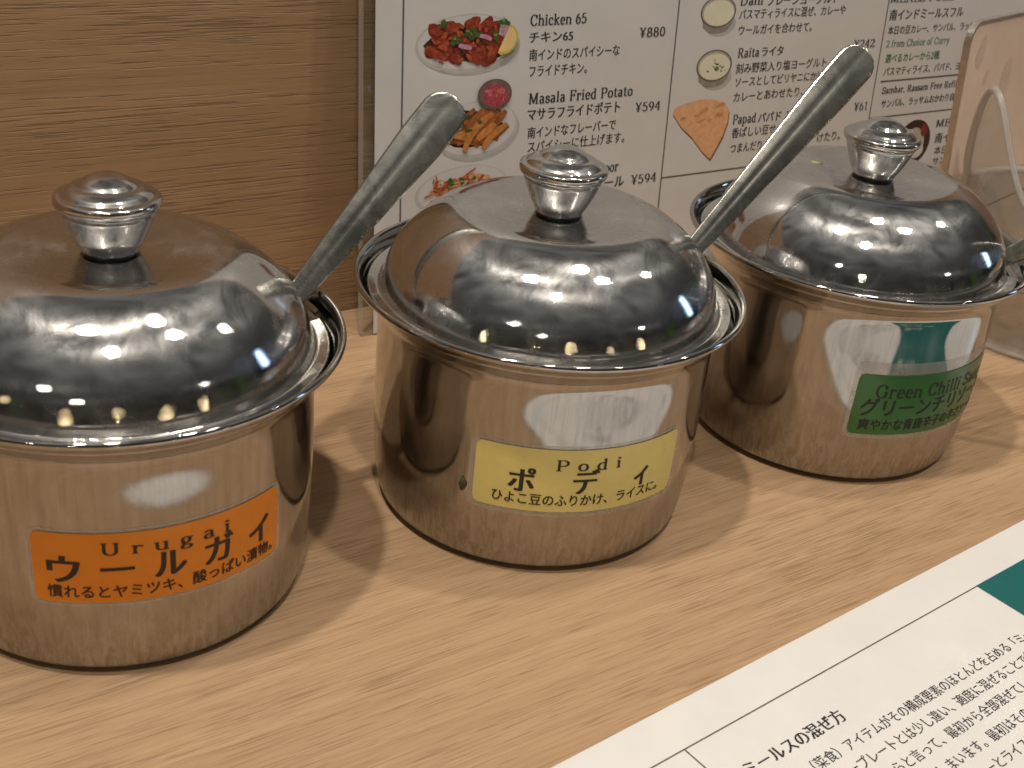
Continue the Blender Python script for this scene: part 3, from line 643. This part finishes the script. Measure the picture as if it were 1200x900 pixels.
P.add('dip', [sh(blob(rr.uniform(1.5, 4), rr.uniform(1, 3), 9, .4), 20 + rr.uniform(-10, 10), 38 + rr.uniform(-8, 8)) for _ in range(10)], M_chut2)
# salad plate
P = Photo(541, 222, 'dish photo of shredded red and orange salad')
P.add('plate', [blob(54, 27, 44, 0, .08)], M_rim); P.add('plate_face', [sh(blob(51, 25, 44, 0, .08), 1, 1)], M_plate)
P.add('food', [sh(blob(36, 13, 24, .2), 0, 2)], M_sal)
P.add('food', [strip(x, y, x + rr.uniform(-12, 14), y + rr.uniform(-7, 9), rr.uniform(.8, 1.7), rr.uniform(-2, 2)) for x, y in ((rr.uniform(-36, 30), rr.uniform(-12, 14)) for _ in range(26))], M_sal2)
P.add('food', [strip(x, y, x + rr.uniform(-12, 14), y + rr.uniform(-7, 9), rr.uniform(.6, 1.3), rr.uniform(-2, 2)) for x, y in ((rr.uniform(-36, 34), rr.uniform(-12, 14)) for _ in range(30))], M_sal3)
P.add('food', [strip(x, y, x + rr.uniform(-9, 12), y + rr.uniform(-6, 9), rr.uniform(.8, 1.8), rr.uniform(-2, 2)) for x, y in ((rr.uniform(-38, 30), rr.uniform(-14, 12)) for _ in range(18))], M_ch3)
P.add('food', [strip(-2, 14, 14, 24, 1.3)], M_sal2)
P.add('garnish', [sh(blob(rr.uniform(1.5, 4), rr.uniform(1, 3), 9, .4), rr.uniform(-18, 26), rr.uniform(0, 16)) for _ in range(12)], M_herb)
# cups of yogurt
for u, v, lab, specks in ((842, 14, 'dish photo of a steel cup of plain yogurt', 0), (837, 77, 'dish photo of a steel cup of yogurt with herbs', 16)):
    P = Photo(u, v, lab)
    P.add('print_shadow', [sh(blob(18, 15, 30, 0), 4, -14)], M_shade)
    P.add('cup_side', [[(-20, 0), (-16, -18), (-8, -25), (2, -26), (12, -23), (17, -16), (20, 0)]], M_can)
    P.add('cup', [blob(20.5, 18.5, 36, 0)], M_bowl); P.add('cup', [blob(19, 17, 36, 0)], M_can2); P.add('dip', [sh(blob(17.8, 15.2, 36, 0), .5, -1.2)], M_yog)
    if specks: P.add('garnish', [sh(blob(rr.uniform(.7, 1.8), rr.uniform(.5, 1.2), 7, .4), rr.gauss(2, 5), rr.gauss(-2, 3.5)) for _ in range(specks)], M_herb)
P = Photo(822, 150, 'dish photo of a folded papad wedge')
wedge = [(-35, 20), (-33, 26), (-22, 30), (-6, 33), (10, 32), (24, 27), (30, 18), (30, 4), (26, -12), (18, -30), (14, -38), (4, -28), (-10, -10), (-24, 4)]
P.add('print_shadow', [sh(wedge, 1, -3)], M_pap2); P.add('papad', [wedge], M_pap)
P.add('papad', [sh(blob(rr.uniform(2, 7), rr.uniform(1, 2.5), 10, .3, .3), rr.uniform(-24, 22), rr.uniform(8, 26)) for _ in range(9)], M_pap3)
P = Photo(1070, 167, 'dish photo of a dark round tray with white rice')
P.add('plate', [blob(19, 26, 36, 0)], M_chd); P.add('food', [sh(blob(12, 17, 30, .05), 0, 0)], M_can2); P.add('food', [sh(blob(9, 9, 20, .1), 4, -9), sh(blob(5, 6, 20, .1), -6, 10)], M_plate); P.add('food', [sh(blob(4, 7, 20, .1), 10, 13)], M_ch2)

# ------------------------------------------------------------------ placemat on the table
pe = Vector((0.75577, 0.65484, 0)); pn = Vector((-0.65484, 0.75577, 0))
PMR = Matrix((pe, pn, Vector((0, 0, 1)))).transposed()
pm = thing('placemat', 'laminated white paper placemat with Japanese text and a teal block, flat on the table', 'placemat', (1.872, 20.701, 0.0), None, PMR)
obj('paper', slab(rrect(-10.5, 34.0, -21.0, 0.0, 0.4), 0.02, 0.07), M_mat, pm, smooth=False)
def prect(name, x0, x1, y0, y1, mt, z): bm = bmesh.new(); poly(bm, [(x0, y0), (x1, y0), (x1, y1), (x0, y1)], z); return obj(name, bm, mt, pm, smooth=False)
prect('rule_line', -9.3, 14.65, -1.255, -1.215, M_line, 0.076); prect('rule_line', 2.84, 2.88, -19.5, -1.255, M_line, 0.078); prect('rule_line', -9.3, 32.8, -19.6, -19.55, M_line, 0.078)
tb = prect('teal_block', 14.65, 24.6, -10.0, -1.21, M_teal, 0.08)
for i, (s_, x0, x1, y0) in enumerate((('南インド', 15.5, 18.5, -3.6), ('ミールスの', 15.5, 20.5, -5.0), ('食べ方', 15.5, 18.6, -6.4))):
    bm = bmesh.new(); jp(bm, s_, x0, x1, y0, 0.9, 0.03, 0.086); obj('lettering', bm, M_mat, tb, smooth=False)
def pj(s, x0, adv, y, h, wgt=0.01):
    bm = bmesh.new(); jp(bm, s, x0, x0 + adv * (len(s) - 0.08), -y, h, wgt, 0.076); obj('lettering', bm, M_print, pm, smooth=False)
pj('ミールスの混ぜ方', 3.6, .432, 2.66, .46, .05)
for s, x0, y in (('ミールス（菜食）アイテムがその構成要素のほとんどを占める「ミール', 3.45, 3.38), ('よくあるカレープレートとは少し違い、適度に混ぜることで美味しく', 3.55, 3.95),
                 ('なります。だからと言って、最初から全部混ぜてしまうと味がひとつ', 3.5, 4.52), ('になってしまいます。違いを楽しんで', 3.5, 5.14)):
    pass
pj('ミールス（菜食）アイテムがその構成要素のほとんどを占める「ミール', 5.17 - 5 * .345, .345, 3.40, .38)
pj('よくあるカレープレートとは少し違い、適度に混ぜることで美味し', 6.0 - 7 * .353, .353, 3.96, .38)
pj('ます。しかしだからと言って、最初から全部混ぜてしまうと味が', 6.97 - 9 * .349, .349, 4.52, .38)
pj('ひとつになってしまってしまいます。最初はそのまま味わい', 8.12 - 13 * .345, .345, 5.14, .38)
pj('そのあとで少しずつカレーとライスに混ぜてお召し上がり', 9.5 - 14 * .345, .345, 5.74, .38)

# ------------------------------------------------------------------ beige sign panel and clear pitcher at the right
SY, ST_ = R(50), R(5)
sx = Vector((cos(SY), sin(SY), 0)); snb = Vector((-sin(SY), cos(SY), 0)); szv = (-snb * cos(ST_) + Vector((0, 0, sin(ST_)))).normalized(); syv = szv.cross(sx)
SR = Matrix((sx, syv, szv)).transposed(); s_o = Vector((17.0, 49.4, 0.0))
M_beige = plain('beige_panel', (0.66, 0.51, 0.40), 0.22, var=0.12, vs=18); M_edge = plain('panel_edge_metal', (0.62, 0.58, 0.52), 0.28, metal=1.0)
M_smudge = plain('smudge', (0.55, 0.42, 0.325), 0.4, var=0.1)
sg = thing('table_sign', 'beige rounded panel with thin metal edge standing at the right before the menu', 'sign', s_o, None, SR)
obj('panel', slab(rrect(0.12, 12.4, 0.12, 11.73, 0.75, 8), -0.2, 0.0), M_beige, sg, smooth=False)
bm = bmesh.new(); o_ = rrect(0, 12.52, 0.0, 11.85, 0.87, 8); i_ = rrect(0.12, 12.4, 0.12, 11.73, 0.75, 8); n_ = len(o_)
ring = [[bm.verts.new((x, y, z)) for x, y in pts] for pts, z in ((i_, 0.03), (o_, 0.03), (o_, -0.23), (i_, -0.23))]
for k in range(4):
    for j in range(n_): bm.faces.new((ring[k][j], ring[k][(j + 1) % n_], ring[(k + 1) % 4][(j + 1) % n_], ring[(k + 1) % 4][j]))
bmesh.ops.recalc_face_normals(bm, faces=bm.faces); obj('edge_trim', bm, M_edge, sg, smooth=False)
obj('label_strip', slab([(3.7, 1.6), (12.3, 1.6), (12.3, 4.95), (4.4, 4.95), (3.7, 4.1)], 0.004, 0.012), plain('pale_label', (0.50, 0.43, 0.36), 0.35, var=0.06), sg, smooth=False)
bm = bmesh.new(); poly(bm, [(3.6, 3.55), (12.3, 3.55), (12.3, 3.62), (3.6, 3.62)], 0.018); obj('rule_line', bm, M_line, sg, smooth=False)
bm = bmesh.new(); poly(bm, [(5.35, 4.85), (5.6, 4.45), (5.95, 4.4), (6.2, 4.75), (6.1, 4.85), (5.85, 4.62), (5.65, 4.85)], 0.018); poly(bm, [(4.05, 4.4), (4.25, 4.6), (4.3, 4.42)], 0.018); obj('emblem', bm, M_smudge, sg, smooth=False)
bm = bmesh.new(); poly(bm, sh(blob(.45, .85, 22, .08, -.2), 4.3, 9.2), 0.006); poly(bm, sh(blob(.14, .3, 14, .2, -.3), 2.2, 9.5), 0.006); poly(bm, sh(blob(.4, .6, 14, .2, -.3), 1.3, 10.6), 0.006); obj('smudge', bm, M_smudge, sg, smooth=False)
bm = bmesh.new(); box(bm, 2.5, 10, 0.02, 0.3, -2.6, -0.21, 0.03); box(bm, 5.0, 7.5, 0.3, 6, -0.6, -0.24, 0.03); obj('foot', bm, M_clear, sg, smooth=False)

pit = thing('water_pitcher', 'clear plastic water pitcher with raised spout at the right edge', 'pitcher', (21.6, 48.8, 0))
def pitcher():
    bm = bmesh.new(); seg = 96; nz = 26; out, inn = [], []
    for i in range(nz + 1):
        f = i / nz; ro, ri = [], []
        for j in range(seg):
            a = 2 * pi * j / seg; da = (math.degrees(a) - 192 + 180) % 360 - 180; sp = math.exp(-(da / 26) ** 2)
            top = 5.4 + 4.4 * math.exp(-(da / 24) ** 2); r = 4.05 + 0.25 * f + 0.55 * sp * max(0, f - 0.55) / 0.45
            z = 0.05 + top * f; r -= 0.25 * max(0, 1 - f * 14)
            ro.append(bm.verts.new((r * cos(a), r * sin(a), z))); q = r - 0.2 - 0.1 * max(0, 1 - f * 8); ri.append(bm.verts.new((q * cos(a), q * sin(a), max(z, 0.35) - (0.02 if i == nz else 0))))
        out.append(ro); inn.append(ri)
    for i in range(nz):
        for j in range(seg):
            k = (j + 1) % seg; bm.faces.new((out[i][j], out[i][k], out[i + 1][k], out[i + 1][j])); bm.faces.new((inn[i][k], inn[i][j], inn[i + 1][j], inn[i + 1][k]))
    for j in range(seg):
        k = (j + 1) % seg; bm.faces.new((out[-1][j], out[-1][k], inn[-1][k], inn[-1][j]))
    bm.faces.new(out[0][::-1]); bm.faces.new(inn[0]); bmesh.ops.remove_doubles(bm, verts=bm.verts, dist=1e-4); bmesh.ops.recalc_face_normals(bm, faces=bm.faces); return bm
obj('pitcher_body', pitcher(), M_clear, pit)
bm = bmesh.new(); rings = []
for j in range(120):
    a = 2 * pi * j / 120; da = (math.degrees(a) - 192 + 180) % 360 - 180; r = 4.2 + 0.55 * math.exp(-(da / 26) ** 2); z = 5.47 + 4.4 * math.exp(-(da / 24) ** 2)
    rings.append([bm.verts.new(((r + .16 * cos(q)) * cos(a), (r + .16 * cos(q)) * sin(a), z + .16 * sin(q))) for q in [2 * pi * k / 10 for k in range(10)]])
for j in range(120):
    A2, B2 = rings[j], rings[(j + 1) % 120]
    for k in range(10): bm.faces.new((A2[k], B2[k], B2[(k + 1) % 10], A2[(k + 1) % 10]))
bmesh.ops.recalc_face_normals(bm, faces=bm.faces); obj('rim', bm, M_prim, pit)
obj('base_ring', lathe([(p[0], p[1]) for p in spline([(3.62, 0.1, 0), (3.72, 0.02, 0), (3.9, 0.02, 0), (3.98, 0.12, 0), (3.9, 0.24, 0), (3.72, 0.24, 0), (3.62, 0.1, 0)], 4)], 96), M_prim, pit)
bm = bmesh.new(); path = [(4.2, 5.0), (5.6, 5.1), (6.2, 4.6), (6.1, 3.2), (5.5, 2.2), (4.2, 2.0)]; pp = spline([(*p, 0) for p in path], 6); rings = []
for i, p in enumerate(pp):
    q = pp[min(i + 1, len(pp) - 1)] - pp[max(i - 1, 0)]; nx, nz_ = -q.y, q.x; l = hypot(nx, nz_); nx /= l; nz_ /= l
    rings.append([bm.verts.new((p.x + nx * .3 * cos(a), .42 * sin(a), p.y + nz_ * .3 * cos(a))) for a in [2 * pi * j / 16 for j in range(16)]])
for a, b in zip(rings, rings[1:]):
    for j in range(16): bm.faces.new((a[j], a[(j + 1) % 16], b[(j + 1) % 16], b[j]))
bm.faces.new(rings[0]); bm.faces.new(rings[-1]); bmesh.ops.recalc_face_normals(bm, faces=bm.faces)
obj('handle', bm, M_clear, pit)

# ------------------------------------------------------------------ crumbs
def crumb(name, loc, size, mt, label, cat):
    bm = bmesh.new(); bmesh.ops.create_icosphere(bm, subdivisions=2, radius=1.0); rq = random.Random(3)
    for v in bm.verts: v.co = Vector((v.co.x * size[0], v.co.y * size[1], v.co.z * size[2])) * (1 + rq.uniform(-.35, .35))
    tag(obj(name, bm, mt, None, loc), label, cat)
M_crumb = plain('dry_crumb', (0.45, 0.40, 0.15), 0.7, var=0.4, vs=2500); M_flake = plain('dried_herb', (0.05, 0.045, 0.012), 0.7, var=0.5, vs=2500)
crumb('food_crumb', (POTS[2][0] - 1.75, POTS[2][1] + .4, LZ + 2.45), (.2, .09, .06), M_crumb, 'pale yellow crumb lying on the lid beside its knob', 'crumb')
a_ = R(-111.7); rr_ = rad(2.6) + .02; crumb('herb_flake', (POTS[1][0] + rr_ * cos(a_), POTS[1][1] + rr_ * sin(a_), 2.62), (.1, .05, .2), M_flake, 'dark dried flake stuck beside the yellow sticker', 'flake')
